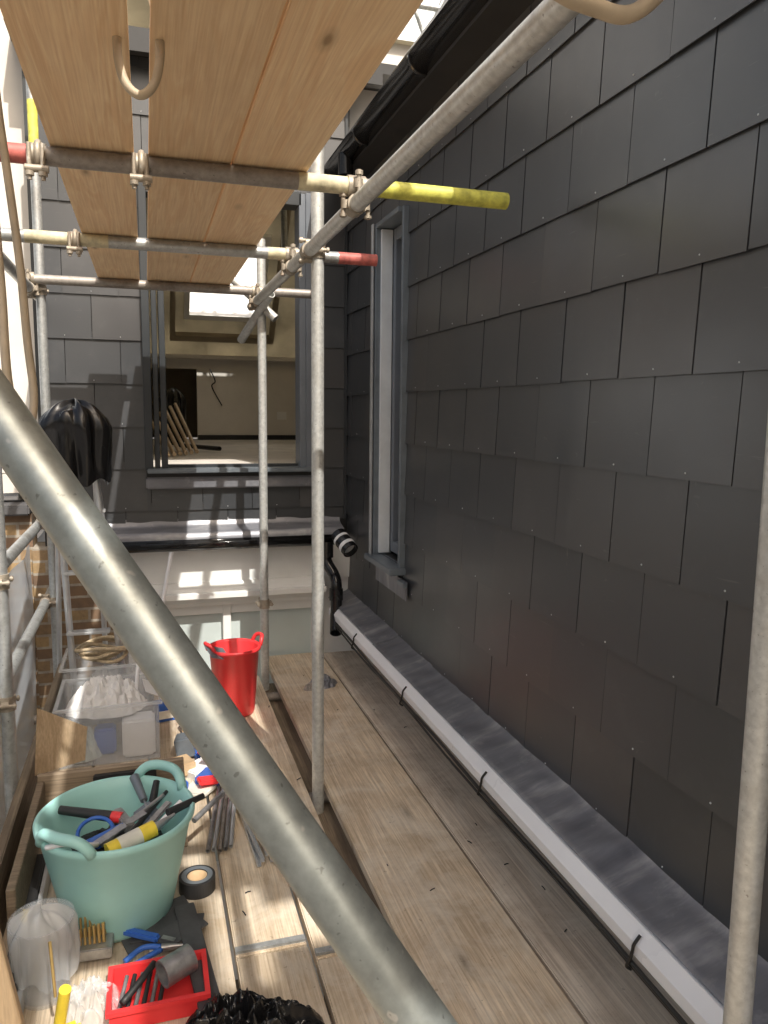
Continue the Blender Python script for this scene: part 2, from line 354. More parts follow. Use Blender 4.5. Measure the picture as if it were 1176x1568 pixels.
box('lead_apron',1.203,1.209,3.52,4.05,-.93,-.835,M['lead'],RW)
box('lead_saddle',1.18,1.203,3.50,3.60,-.86,-.835,M['alu'],RW,.003)
def lead_strip(name,y0,y1,lift,parent):
    bm=bmesh.new();ny=int((y1-y0)/.015)+1;nx=12;G=[]
    base=[(1.236,-1.10),(1.232,-1.14),(1.215,-1.158),(1.19,-1.167),(1.165,-1.175),(1.14,-1.183),(1.115,-1.190),(1.098,-1.193),(1.090,-1.2)]
    prof=[]
    for i in range(nx):
        t=i/(nx-1)*(len(base)-1);k=min(int(t),len(base)-2);f=t-k
        prof.append((base[k][0]*(1-f)+base[k+1][0]*f,base[k][1]*(1-f)+base[k+1][1]*f))
    for i in range(ny):
        y=y0+(y1-y0)*i/(ny-1);row=[]
        for j,(x,z) in enumerate(prof):
            a=noise.noise(Vector((x*6,y*5,lift*50)))*.009+noise.noise(Vector((x*14,y*16,3)))*.005+rid(Vector((x*8,y*7,lift*90)))*.003
            k=min(1,j/4) if j<9 else .5
            row.append(bm.verts.new((x,y,z+lift+a*k)))
        G.append(row)
    for i in range(ny-1):
        for j in range(nx-1): bm.faces.new((G[i][j],G[i+1][j],G[i+1][j+1],G[i][j+1]))
    obj_from_bm(name,bm,M['lead'],parent,True)
for i,(a,b,l) in enumerate([(-3,1.12,.0),(1.08,2.57,.007),(2.52,3.72,.001),(3.68,4.78,.008)]): lead_strip('lead_flashing_%d'%i,a,b,l,RW)
# eaves gutter (black)
EG=empty('black_eaves_gutter')
pr=[(1.09+.062*math.cos(a),1.385+.062*math.sin(a)) for a in [math.pi+math.pi*i/20 for i in range(21)]]
pr=[(1.022,1.40),(1.022,1.388)]+pr[1:]+[(1.152,1.40)]+[(1.09+.056*math.cos(a),1.388+.056*math.sin(a)) for a in [2*math.pi-math.pi*i/20 for i in range(21)]]
extrude_profile('channel',pr,-3,4.70,M['black'],EG,True,True)
for y in (.5,1.35,2.15,3.05,3.9,4.6):
    pr2=[(1.09+r*math.cos(a),1.386+r*math.sin(a)) for r,s in ((.069,1),(.060,-1)) for a in [math.pi+math.pi*(i if s>0 else 20-i)/20 for i in range(21)]]
    extrude_profile('bracket',pr2,y,y+.035,M['black'],EG,True,True)
tube('outlet_pipe',(1.06,4.2,1.36),(1.06,4.2,1.25),.04,M['black'],EG)
# white foot gutter
WG=empty('white_rain_gutter')
gp=[(1.096,-1.199),(1.088,-1.201),(1.062,-1.232),(1.062,-1.262),(1.070,-1.272),(1.16,-1.276),(1.176,-1.262),(1.180,-1.21),(1.176,-1.21),(1.172,-1.258),(1.158,-1.271),(1.098,-1.267),(1.068,-1.258),(1.067,-1.234),(1.096,-1.206)]
extrude_profile('channel',gp,-1.5,4.6,M['white'],WG,True)
ct=[(1.058+noise.noise(Vector((y*1.3,0,0)))*.008,y,-1.278+noise.noise(Vector((y*1.1,5,0)))*.012) for y in [-1.4+.1*i for i in range(60)]]
sweep('black_cable',ct,.006,M['cable'],WG,8)
ct=[(1.055+noise.noise(Vector((y*1.7,9,0)))*.010,y,-1.290+noise.noise(Vector((y*1.5,15,0)))*.014) for y in [-1.4+.1*i for i in range(60)]]
sweep('black_cable',ct,.0045,M['cable'],WG,8)
for y in (.55,1.41,2.27,3.12,3.97):
    sweep('clip',spline([(1.074,y,-1.212),(1.058,y,-1.232),(1.056,y+.002,-1.25),(1.052,y+.004,-1.272),(1.048,y+.01,-1.292),(1.062,y+.012,-1.305)],5),.004,M['cable'],WG,8)
# ------------------------------------------------------------------ BACK DORMER
BD=empty('slate_clad_dormer')
slating('slates',lambda u,z,o:(u,4.82-o,z),-.56,1.222,-.69,1.95,.142,-.131,[(-.005,.995,-.46,1.30)],BD)
boxes('wall_core',[(-.56,-.005,4.821,4.95,-.80,2.0),(.995,1.24,4.821,4.95,-.80,2.0),(-.005,.995,4.821,4.95,-.80,-.37),(-.005,.995,4.821,4.95,1.30,2.0),(-.58,-.56,4.80,7,-.8,2.0)],M['blackm'],BD)
boxes('corner_trim',[(1.205,1.222,4.79,4.805,-.69,1.95),(-.585,-.562,4.79,4.82,-.7,1.95)],M['framed'],BD)
boxes('window_frame',[(-.01,.035,4.76,4.86,-.36,1.30),(.045,.075,4.79,4.9,-.36,1.30),(.085,.12,4.80,4.92,-.36,1.30),(.0,.93,4.77,4.9,1.22,1.30)],M['framed'],BD,.003)
boxes('window_frame_right',[(.915,.955,4.77,4.92,-.36,1.29),(.955,1.0,4.765,4.90,-.36,1.295)],M['frameg'],BD,.003)
box('sill_upper',.0,1.0,4.72,4.93,-.378,-.352,M['alu'],BD,.004)
box('sill_track',.12,.915,4.84,4.90,-.351,-.335,M['framed'],BD)
box('sill_lower_lead',-.01,1.02,4.765,4.82,-.475,-.405,M['lead'],BD,.008)
box('sill_gap',.0,1.0,4.77,4.82,-.404,-.379,M['blackm'],BD)
bm=bmesh.new();G=[]
for i in range(80):
    x=-.30+1.48*i/79
    G.append([bm.verts.new((x,y+noise.noise(Vector((x*9,j,2)))*.003,z+noise.noise(Vector((x*8,j*.4,0)))*.003)) for j,(y,z) in enumerate([(4.81,-.66),(4.80,-.70),(4.77,-.715),(4.73,-.725),(4.69,-.735),(4.685,-.775)])])
for i in range(79):
    for j in range(5): bm.faces.new((G[i][j],G[i+1][j],G[i+1][j+1],G[i][j+1]))
obj_from_bm('base_lead',bm,M['lead'],BD,True)
boxes('room_floor',[(-.9,3.2,4.96,10.2,-.50,-.38)],M['roomfloor'],BD)
boxes('room_walls',[(.62,3.2,10.0,10.1,-.38,.66),(-.9,.05,10.0,10.1,-.38,.66),(.05,.62,10.0,10.1,.50,.66),(-1.0,-.9,4.96,11.6,-.5,2.4),(3.2,3.3,4.96,11.6,-.5,2.4),(-.9,-.58,4.955,5.0,-.38,2.3),(1.24,3.2,4.955,5.0,-.38,2.3)],M['plaster'],BD)
boxes('dark_cupboard',[(-.9,3.2,11.4,11.5,-.4,.8),(-.9,3.2,10.1,11.4,.68,.72),(-.9,3.2,10.1,11.4,-.46,-.42)],M['ply'],BD)
box('skirting',.62,3.2,9.975,9.998,-.38,-.32,M['blackm'],BD)
boxes('eaves_ledge',[(-.9,3.2,9.88,10.0,.62,.665)],M['plaster'],BD)
sweep('loose_wire',spline([(.78,9.97,.5),(.84,9.95,.35),(.80,9.96,.28),(.92,9.96,.05)],6),.008,M['blackm'],BD,6)
box('socket',1.62,1.74,9.985,9.998,-.12,-.02,M['whitep'],BD)
bm=bmesh.new()
def quad(bm,pts): bm.faces.new([bm.verts.new(p) for p in pts])
sl_=lambda y:.66+(10-y)*1.0
for (x0,x1,ya,yb) in [(-.9,.46,10,8.2),(1.37,3.2,10,8.2),(.46,1.37,10,9.58),(.46,1.37,8.75,8.2)]:
    quad(bm,[(x0,ya,sl_(ya)),(x1,ya,sl_(ya)),(x1,yb,sl_(yb)),(x0,yb,sl_(yb))])
quad(bm,[(-.9,8.2,2.46),(3.2,8.2,2.46),(3.2,4.9,2.3),(-.9,4.9,2.3)])
bmesh.ops.solidify(bm,geom=bm.faces[:],thickness=.06)
obj_from_bm('room_ceiling',bm,M['ceil'],BD)
def slbox(x0,x1,ya,yb,t0,t1,bm):
    V=[]
    for t in (t0,t1):
        for (x,y) in ((x0,ya),(x1,ya),(x1,yb),(x0,yb)): V.append(bm.verts.new((x,y-t*.707,sl_(y)-t*.707)))
    for f in ((0,1,2,3),(4,5,6,7),(0,1,5,4),(1,2,6,5),(2,3,7,6),(3,0,4,7)): bm.faces.new([V[i] for i in f])
bm=bmesh.new()
for a in ((.46,.52,9.58,8.75),(1.31,1.37,9.58,8.75),(.52,1.31,9.58,9.53),(.52,1.31,8.80,8.75)): slbox(*a,-.05,.05,bm)
obj_from_bm('skylight_frame',bm,M['whitep'],BD)
bm=bmesh.new()
for a in ((.30,.36,9.75,8.5),(1.48,1.54,9.75,8.5),(.30,1.54,9.80,9.74)): slbox(*a,.0,.07,bm)
obj_from_bm('skylight_trimmer',bm,M['ply'],BD)
IT=empty('timber_offcuts')
for i in range(6):
    x=.16+.05*i; tube('offcut',(x,6.3+.1*i,-.36),(x-.12,8.2,-.1+.03*i),.018,M['woodz'],IT,False,6)
drape('rubbish_bag',(.28,8.6,.22),.16,.6,M['bag'],None,4)
tube('waste_pipe',(.30,7.6,-.34),(.62,7.0,-.345),.02,M['blackm'],None)
boxes('roof_edge',[(-.65,1.5,4.70,7.5,2.0,2.06),(-.62,1.4,4.66,4.72,1.92,2.03)],M['blackm'],BD)
boxes('vent_louvres',[(.60,1.05,4.775,4.80,1.52+.035*i,1.54+.035*i) for i in range(5)],M['black'],BD)
GB=empty('black_gutter')
pr=[(4.63+.055*math.cos(a),-.775+.055*math.sin(a)) for a in [math.pi+math.pi*i/16 for i in range(17)]]+[(4.63+.05*math.cos(a),-.772+.05*math.sin(a)) for a in [2*math.pi-math.pi*i/16 for i in range(17)]]
extrude_profile('channel',pr,-.25,1.10,M['black'],GB,True,True,'x')
DP=empty('black_downpipe')
sweep('swan_neck',spline([(1.04,4.60,-.82),(1.045,4.60,-.92),(1.08,4.55,-1.0),(1.085,4.5,-1.06),(1.085,4.5,-1.25)],8),.035,M['black'],DP,20)
tube('collar',(1.045,4.60,-.80),(1.045,4.60,-.90),.044,M['black'],DP);tube('collar',(1.085,4.5,-1.08),(1.085,4.5,-1.15),.042,M['black'],DP)
tube('shoe',(1.085,4.5,-1.24),(1.06,4.40,-1.33),.037,M['black'],DP)
tube('coupling_body',(1.10,4.52,-.75),(1.15,4.40,-.83),.05,M['black'],DP)
tube('coupling_label',(1.112,4.491,-.769),(1.118,4.477,-.779),.0512,M['white'],DP,False);tube('coupling_label',(1.132,4.443,-.801),(1.140,4.424,-.814),.0512,M['white'],DP,False)
WB=empty('white_bay_window')
box('top_wall',-.14,1.30,4.72,4.95,-1.06,-.80,M['whitep'],WB)
extrude_profile('cornice',[(4.72,-1.04),(4.69,-1.04),(4.655,-1.07),(4.65,-1.088),(4.61,-1.093),(4.61,-1.122),(4.65,-1.132),(4.685,-1.165),(4.69,-1.185),(4.72,-1.185)],-.16,1.05,M['whitep'],WB,True,False,'x')
boxes('bay_frame',[(-.14,-.06,4.72,4.95,-3.2,-1.18),(.42,.47,4.72,4.95,-3.2,-1.18),(.98,1.05,4.70,4.95,-3.2,-1.18),(-.06,.42,4.73,4.95,-1.25,-1.18),(.47,.98,4.73,4.95,-1.25,-1.18),(-.06,.42,4.73,4.95,-3.2,-2.9),(.47,.98,4.73,4.95,-3.2,-2.9)],M['whitep'],WB,.004)
box('bay_panels',-.06,.98,4.76,4.80,-2.9,-1.25,M['pane'],WB)
box('side_return',1.05,1.32,4.74,4.95,-3.2,-1.06,M['whitep'],WB)
box('wall_below',-.14,1.32,4.75,7,-7.5,-3.2,M['whitep'],WB)
tube('white_stick',(.12,4.55,-.82),(.05,4.50,-1.17),.012,M['white'],None)
BW=empty('brick_party_wall')
box('brickwork',-.66,-.145,4.86,5.1,-7.5,-.82,M['brick'],BW);box('brick_return',-1.9,-.66,4.9,5.1,-7.5,-.62,M['brick'],BW);box('coping',-1.9,-.66,4.82,5.13,-.62,-.56,M['roof'],BW,.01) 
# ------------------------------------------------------------------ SCAFFOLD
R=.02415
SC=empty('scaffold_frame')
def cpl(p,d1,d2,off):
    bm=bmesh.new();p=Vector(p);off=Vector(off);d1=Vector(d1);d2=Vector(d2);q=p+off
    add_tube(bm,p-d1*.026,p+d1*.026,R*1.22,False,20);add_tube(bm,q-d2*.026,q+d2*.026,R*1.22,False,20)
    n=off.normalized()
    for c,d in ((p,d1),(q,d2)):
        s=d.cross(n).normalized()
        for sg in (1,-1):
            b0=c+s*(R*1.55)*sg; add_tube(bm,b0-n*.036,b0+n*.036,.0065,False,8); add_tube(bm,b0+n*.022,b0+n*.034,.0115,False,6);add_tube(bm,b0-n*.034,b0-n*.026,.011,False,6)
            e=c+s*R*1.25*sg; add_tube(bm,e-n*.012,e+n*.012,.014,False,8)
    obj_from_bm('coupler',bm,M['clamp'],SC)
def hook(x,y,z):
    bm=bmesh.new(); add_tube(bm,(x-.018,y,z),(x+.018,y,z),R*1.2,False,20)
    add_sweep(bm,[(x,y+(R+.006)*math.cos(t),z+(R+.006)*math.sin(t)) for t in [math.pi*.5+math.pi*1.2*i/14 for i in range(15)]],.009,8)
    for dx in (-.02,.012):
        add_tube(bm,(x+dx,y-.034,z-.070),(x+dx,y-.034,z+.02),.006,False,8);add_tube(bm,(x+dx,y-.034,z-.060),(x+dx,y-.034,z-.05),.012,False,6)
    add_tube(bm,(x-.03,y-.034,z-.042),(x+.026,y-.034,z-.042),.010,False,8)
    obj_from_bm('board_clip',bm,M['clamp'],SC)
def band(name,p0,p1,mat): tube(name,p0,p1,R*1.012,M[mat],SC,False)
tube('standard',(.634,2.94,-2.6),(.634,2.94,.97),R,M['galvl'],SC)
tube('standard',(.631,4.40,-2.6),(.631,4.40,.93),R,M['galvl'],SC)
tube('standard',(-.50,4.42,-7.5),(-.50,4.42,1.9),R,M['galv'],SC)
tube('standard',(-.50,2.90,-7.5),(-.50,2.90,1.9),R,M['galv'],SC)
tube('standard',(1.005,1.03,-7.5),(1.005,1.03,2.2),R,M['galvl'],SC)
tube('standard',(-.78,5.4,-7.5),(-.78,5.4,2.6),R,M['galv'],SC)
tube('ledger',(.60,-.6,.592),(.60,4.60,.592),R,M['galvl'],SC)
tube('ledger',(-.545,-.6,.60),(-.545,5.5,.60),R,M['galv'],SC)
tube('guard_rail',(-.545,1.2,-.60),(-.545,5.6,-.60),R,M['galv'],SC)
tube('guard_rail',(-.545,2.1,-1.04),(-.545,5.6,-1.04),R,M['galv'],SC)
tube('transom',(-.40,2.26,.645),(1.08,2.26,.645),R,M['galvd'],SC)
band('red_band',(-.401,2.26,.645),(-.26,2.26,.645),'red');band('beige_band',(.43,2.26,.645),(.62,2.26,.645),'beige');band('yellow_band',(.66,2.26,.645),(1.0795,2.26,.645),'yellow')
tube('transom',(-.60,3.30,.645),(.97,3.30,.645),R,M['galv'],SC)
band('yellow_band',(-.42,3.30,.645),(-.12,3.30,.645),'beige');band('red_band',(.80,3.30,.645),(.9695,3.30,.645),'red');band('white_band',(.50,3.30,.645),(.58,3.30,.645),'beige')
tube('transom',(-.60,4.36,.645),(.93,4.36,.645),R,M['galvd'],SC)
tube('transom',(-.60,.9,.645),(.75,.9,.645),R,M['galv'],SC)
band('yellow_band',(-.50,4.42,1.30),(-.50,4.42,1.52),'yellow')
tube('brace',(.40,4.5,.80),(.70,4.34,.50),R,M['galvl'],SC);tube('brace',(.54,4.6,.40),(.66,4.25,.62),R,M['galvl'],SC)
for y in (2.26,3.30,4.36): cpl((.60,y,.592),(0,1,0),(1,0,0),(0,0,.053))
cpl((.634,2.94,.592),(0,0,1),(0,1,0),(-.035,0,0));cpl((.631,4.40,.592),(0,0,1),(0,1,0),(-.035,0,0))
for y in (3.30,4.36): cpl((-.545,y,.60),(0,1,0),(1,0,0),(0,0,.05))
for z in (.60,-.60,-1.04):
    for y in (2.90,4.42): cpl((-.50,y,z),(0,0,1),(0,1,0),(-.045,0,0))
for x in (-.245,.008): hook(x,2.26,.645)
hook(-.24,3.30,.645); cpl((.631,4.40,-1.12),(0,0,1),(1,0,0),(0,.04,0))
DB=empty('scaffold_brace')
p0=Vector((-.129,.788,-.007));p1=Vector((.208,.552,-.512));d=p1-p0
tube('tube',p0-d*1.6,p1+d*2.0,R,M['galvnear'],DB,True,48)
DK=empty('scaffold_deck')
bm=bmesh.new()
lefts=[(-.49,-.265),(-.256,-.033),(-.024,.190),(.202,.408),(.423,.595)]
for i,(a,b) in enumerate(lefts):
    ys=[-1.5,2.05,4.38] if i in(3,) else ([-1.5,1.98,4.42] if i==4 else [-1.5,4.35+.04*(i%3)])
    for k in range(len(ys)-1):
        dz=random.uniform(-.006,.003); v=add_box(bm,a,b,ys[k]+.006,ys[k+1]-.006,-1.588+dz,-1.55+dz)
        bmesh.ops.rotate(bm,cent=((a+b)/2,2.8,-1.55),matrix=Matrix.Rotation(random.uniform(-.002,.002),3,'Z'),verts=v)
bmesh.ops.bevel(bm,geom=bm.edges[:],offset=.004,segments=2,affect='EDGES'); obj_from_bm('boards_inner',bm,M['deck'],DK)
boxes('board_end_bands',[(.203,.407,2.062,2.085,-1.5535,-1.5455),(.424,.594,1.992,2.015,-1.5535,-1.5455)],M['galv'],DK)
bm=bmesh.new()
add_box(bm,.668,1.024,-1.5,4.70,-1.575,-1.535);bmesh.ops.bevel(bm,geom=bm.edges[:],offset=.004,segments=2,affect='EDGES'); obj_from_bm('board_middle',bm,M['deck'],DK)
bm=bmesh.new();add_box(bm,1.035,1.30,-1.5,4.68,-1.577,-1.538);bmesh.ops.bevel(bm,geom=bm.edges[:],offset=.004,segments=2,affect='EDGES'); obj_from_bm('board_outer',bm,M['deck2'],DK)
for y in (.6,1.8,3.0,4.2): tube('deck_transom',(-.6,y,-1.613),(1.28,y,-1.613),R,M['galvd'],DK)
box('dark_gap_strip',.56,.70,-1.5,4.5,-1.68,-1.642,M['toe'],DK,.004)  # dark strip added under the open gap to stand for its shade
boxes('gap_shade_boards',[(-.49+.245*i,-.26+.245*i,-1.5,4.5,-3.6,-3.56) for i in range(7)],M['toe'],DK)  # boards added below so the ground seen through the gap lies in shadow
bm=bmesh.new()
for i in range(24):
    x=random.choice([random.uniform(.70,1.25),random.uniform(.22,.58)]);y=random.uniform(1.3,4.3);a=random.uniform(0,3.1);L=random.uniform(.006,.012)
    zz=-1.5345 if x>.66 else -1.549
    add_sweep(bm,[(x-math.cos(a)*L,y-math.sin(a)*L,zz-.001),(x,y,zz+.0005),(x+math.cos(a)*L,y+math.sin(a)*L,zz-.001)],.002,5)
obj_from_bm('staples',bm,M['blackm'],DK)
box('toe_board',-.475,-.445,.8,4.3,-1.55,-1.33,M['toe'],DK,.004)
UP=empty('scaffold_platform')
bm=bmesh.new()
for (a,b,y1) in [(-.218,-.011,4.40),(.027,.243,4.44),(.247,.458,4.42)]:
    add_box(bm,a,b,.35,y1,.671,.709)
bmesh.ops.bevel(bm,geom=bm.edges[:],offset=.003,segments=2,affect='EDGES');obj_from_bm('boards',bm,M['board_up'],UP)
# unseen boards and tubes added above and behind the viewer to dapple the sun
UL=empty('sun_dapple_boards')
bm=bmesh.new()
for (a,b,y0,y1) in [(.20,.41,-1.9,-1.0),(.42,.64,-1.9,-1.45),(.65,.86,-1.9,-.95),(.87,1.01,-1.9,-1.38),(.87,1.01,-.92,-.45),(1.02,1.24,-1.9,-1.25),(1.02,1.24,-1.02,-.45)]: add_box(bm,a,b,y0,y1,2.6,2.638)
obj_from_bm('boards',bm,M['board_up'],UL)
for y in (-1.8,-.6): tube('transom',(-.6,y,2.575),(1.4,y,2.575),R,M['galv'],UL)
TR=empty('scaffold_truss')
for (y,z,x0,x1) in ((9,4.2,-4,7),(11,5.8,-4,9)):
    bm=bmesh.new()
    add_tube(bm,(x0,y,z),(x1,y-1.5,z+1.2),.03,False,10);add_tube(bm,(x0,y,z+.7),(x1,y-1.5,z+1.9),.03,False,10)
    nn=16
    for i in range(nn):
        t=i/nn;t2=(i+.5)/nn;t3=(i+1)/nn
        A=Vector((x0,y,z)).lerp(Vector((x1,y-1.5,z+1.2)),t);B=Vector((x0,y,z+.7)).lerp(Vector((x1,y-1.5,z+1.9)),t2);C=Vector((x0,y,z)).lerp(Vector((x1,y-1.5,z+1.2)),t3)
        add_tube(bm,A,B,.02,False,8);add_tube(bm,B,C,.02,False,8)
    obj_from_bm('lattice',bm,M['galv'],TR)
bm=bmesh.new()
for i in range(5):
    add_tube(bm,(1.3+.9*i,7.5,1.5),(1.2+.9*i,7.5,7),.03,False,10)
for z in (2.6,3.2,3.8,4.4): add_tube(bm,(.4,7.4,z),(6,7.4,z),.028,False,10)
for i in range(7): add_tube(bm,(.6+.55*i,7.45,2.6),(1.4+.55*i,7.45,4.4),.022,False,10);add_tube(bm,(2.0+.55*i,7.5,2.6),(1.2+.55*i,7.5,4.4),.018,False,10)
obj_from_bm('uprights',bm,M['galv'],TR)
NT=empty('debris_netting')
def net(name,P,nu,nv,mat='net',par=None):
    bm=bmesh.new();G=[[bm.verts.new(P(i/(nu-1),j/(nv-1))) for j in range(nv)] for i in range(nu)]
    for i in range(nu-1):
        for j in range(nv-1): bm.faces.new((G[i][j],G[i+1][j],G[i+1][j+1],G[i][j+1]))
    obj_from_bm(name,bm,M[mat],par or NT,True)
net('net_side',lambda u,v:(-.66+noise.noise(Vector((u*7,v*3,0)))*.04,2.2+3.4*u,-3+2.2*v),40,16)
net('net_far',lambda u,v:(-3.6+2.75*u,5.75+noise.noise(Vector((u*9,v*2,4)))*.12,-.6+3.4*v),50,20)
RS=empty('white_sky_sheet')  # added white sheet: whitens the sky behind the lattice and bounces fill light
net('sheet',lambda u,v:(-7+18*u,12.5+noise.noise(Vector((u*22,v*4,4)))*.15,1.2+9*v),120,30,'sheeting',RS)
NH=empty('brick_house')
box('walls',-9,-3.6,7,12,-7.5,.2,M['brick'],NH)
extrude_profile('roof',[(-9.3,.2),(-6.3,2.4),(-3.3,.2)],6.8,12.2,M['roof'],NH)
for i in range(3):
    box('window',-4.6-1.6*i,-3.9-1.6*i,6.98,7.02,-2.2,-.8,M['glass'],NH);boxes('window_frame',[(-4.68-1.6*i,-4.6-1.6*i,6.95,7.0,-2.28,-.72),(-3.9-1.6*i,-3.82-1.6*i,6.95,7.0,-2.28,-.72),(-4.6-1.6*i,-3.9-1.6*i,6.95,7.0,-1.53,-1.47),(-4.6-1.6*i,-3.9-1.6*i,6.95,7.0,-2.28,-2.2)],M['whitep'],NH)
# ------------------------------------------------------------------ hoses
h=spline([(-.022,1.62,.90),(-.028,1.60,.75),(-.031,1.58,.65),(-.020,1.562,.59),(.006,1.556,.566),(.032,1.558,.59),(.044,1.57,.65),(.038,1.58,.72),(.020,1.60,.80),(-.005,1.61,.86)],8)
sweep('hanging_hose',h,.0082,M['hose'],None,14)
sweep('hanging_hose',spline([(-.26,1.3,.80),(-.245,1.55,.66),(-.235,1.60,.50),(-.222,1.6,.36),(-.212,1.59,.25),(-.205,1.58,.12),(-.196,1.56,.02),(-.2,1.5,-.03),(-.22,1.45,.03),(-.232,1.5,.2),(-.245,1.55,.36),(-.26,1.6,.55)],8),.0075,M['hose'],None,12)
sweep('hanging_hose',spline([(.30,.85,.80),(.38,.87,.60),(.46,.89,.515),(.54,.90,.495),(.61,.90,.505),(.70,.90,.62),(.76,.9,.8)],8),.0105,M['hose'],None,14)
# ------------------------------------------------------------------ teal tub
TT=empty('tool_tub');c=(-.12,2.35,-1.549)
prof=[(.0,0),(.13,0),(.15,.004),(.16,.02),(.19,.16),(.22,.30),(.232,.315),(.233,.33),(.226,.336),(.218,.33),(.208,.30),(.183,.16),(.152,.03),(.14,.014),(.0,.012)]
lathe('tub',prof,c,M['teal'],TT,72)
for s in (0,math.pi):
    a0=math.radians(52)+s; pts=[]
    for i in range(17):
        t=-1+2*i/16; a=a0+t*.42; rr=.226+.012*(1-t*t); pts.append((c[0]+rr*math.cos(a),c[1]+rr*math.sin(a),c[2]+.322+.050*(1-t**4)))
    sweep('handle',pts,.016,M['teal'],TT,12)
zc=-1.27
CT=TT
tube('hammer_handle',(-.29,2.45,zc+.03),(-.13,2.38,zc+.02),.013,M['blackm'],CT,False,12,.017);tube('hammer_collar',(-.135,2.382,zc+.02),(-.105,2.37,zc+.018),.0175,M['redp'],CT,False,12)
box('hammer_head',-.115,-.085,2.30,2.42,zc,zc+.03,M['steel'],CT,.005,(0,0,20))
tube('sealant_tube',(-.14,2.20,zc+.01),(-.01,2.26,zc+.03),.024,M['ygrip'],CT,False,20);tube('sealant_nozzle',(-.01,2.26,zc+.03),(.05,2.29,zc+.05),.014,M['steel'],CT,False,12,.004);tube('sealant_label',(-.11,2.214,zc+.0146),(-.05,2.2415,zc+.0238),.0246,M['cream'],CT,False,20)
tube('screwdriver_handle',(-.07,2.53,zc+.07),(-.04,2.44,zc+.03),.016,M['alu'],CT,False,12,.012);tube('screwdriver_shaft',(-.04,2.44,zc+.03),(-.01,2.33,zc-.01),.004,M['steel'],CT,False,8)
for (a,b,r,m) in [((-.16,2.26,zc),(.02,2.42,zc+.05),.008,'steel'),((-.10,2.24,zc+.01),(.03,2.46,zc+.04),.009,'blackm'),((.0,2.28,zc+.02),(.07,2.36,zc+.05),.012,'white'),((.03,2.30,zc+.05),(.14,2.37,zc+.055),.013,'blackm'),((-.22,2.28,zc-.01),(-.10,2.32,zc+.02),.013,'blue'),((-.24,2.32,zc-.02),(-.05,2.27,zc),.006,'steel'),((-.02,2.42,zc),(-.0,2.50,zc+.06),.015,'blackm')]:
    tube('tool',a,b,r,M[m],CT,False,12,r*.7)
sweep('tape_hoop',[(-.18+.05*math.cos(t),2.32+.05*math.sin(t),zc+.01+.02*math.sin(t)) for t in [2*math.pi*i/24 for i in range(24)]],.006,M['blue'],CT,8,True)
sweep('white_strap',spline([(-.30,2.20,zc+.05),(-.24,2.17,zc+.07),(-.19,2.19,zc+.045),(-.17,2.23,zc+.02)],6),.008,M['white'],CT,8)
sheet('rags',-.12,2.35,zc-.07,.145,.145,.055,M['blackm'],CT,3,60)
box('grey_scraper',-.06,.0,2.36,2.43,zc+.0,zc+.012,M['alu'],CT,.003,(20,-20,30))
box('steel_blade',-.20,-.02,2.29,2.315,zc+.02,zc+.024,M['steel'],CT,.001,(10,-10,35));box('snips',-.05,.06,2.32,2.345,zc+.03,zc+.042,M['steel'],CT,.004,(0,-10,55))
# ------------------------------------------------------------------ red bucket
RB=empty('red_bucket');c=(.40,3.88,-1.549)
lathe('pail',[(0,0),(.095,0),(.10,.01),(.125,.33),(.135,.335),(.135,.35),(.125,.352),(.118,.34),(.093,.02),(0,.015)],c,M['redp'],RB,48)
for s in (-1,1):
    a0=math.radians(20) if s>0 else math.radians(200)
    sweep('ear_handle',[(c[0]+(.133+.02*(1-t*t))*math.cos(a0+t*.35),c[1]+(.133+.02*(1-t*t))*math.sin(a0+t*.35),c[2]+.34+.045*(1-t**4)) for t in [-1+i/8 for i in range(17)]],.01,M['redp'],RB,10)
box('steel_float',.25,.37,3.76,3.86,-1.21,-1.205,M['alu'],RB,.001,(25,20,30))
# ------------------------------------------------------------------ storage box
SB=empty('plastic_storage_box')
def openbox(name,x0,x1,y0,y1,z0,z1,mat,par,t=.004,rim=.015):
    boxes(name,[(x0,x1,y0,y1,z0,z0+t),(x0,x0+t,y0,y1,z0+t,z1),(x1-t,x1,y0,y1,z0+t,z1),(x0+t,x1-t,y0,y0+t,z0+t,z1),(x0+t,x1-t,y1-t,y1,z0+t,z1)],mat,par)
    boxes(name+'_rim',[(x0-rim,x0,y0-rim,y1+rim,z1-.012,z1),(x1,x1+rim,y0-rim,y1+rim,z1-.012,z1),(x0,x1,y0-rim,y0,z1-.012,z1),(x0,x1,y1,y1+rim,z1-.012,z1)],M['clearbag'] if mat==M['clear'] else mat,par)
openbox('box',-.40,.02,3.42,3.80,-1.548,-1.28,M['clear'],SB)
sheet('white_rags',-.20,3.62,-1.36,.18,.15,.13,M['cloth'],SB,1,90,2.6,.7)
box('white_tub',-.14,.0,3.44,3.55,-1.54,-1.37,M['cloth'],SB,.01);sheet('blue_bag',-.3,3.53,-1.54,.08,.08,.14,M['pane'],SB,6,50)
box('paint_tin',-.26,-.17,3.50,3.58,-1.54,-1.42,M['blue'],SB,.01)
tube('white_rod',(-.09,3.6,-1.4),(-.05,3.72,-1.02),.008,M['white'],SB,False,8);box('paper',-.05,.02,3.6,3.7,-1.3,-1.296,M['cloth'],SB,0,(20,30,20))
SB2=empty('plastic_storage_box')
openbox('box',-.42,.0,3.88,4.22,-1.548,-1.25,M['clear'],SB2)
sheet('contents',-.2,4.05,-1.53,.19,.15,.25,M['cloth'],SB2,8,60)
bm=bmesh.new()
for k in range(6):
    add_sweep(bm,[(-.23+(.085+.008*k)*math.cos(t)+.014*math.sin(k*2),3.98+(.07+.006*k)*math.sin(t)+.01*math.cos(k*3),-1.235+.012*k+.015*math.sin(2*t+k)) for t in [2*math.pi*i/30 for i in range(30)]],.009,8,True)
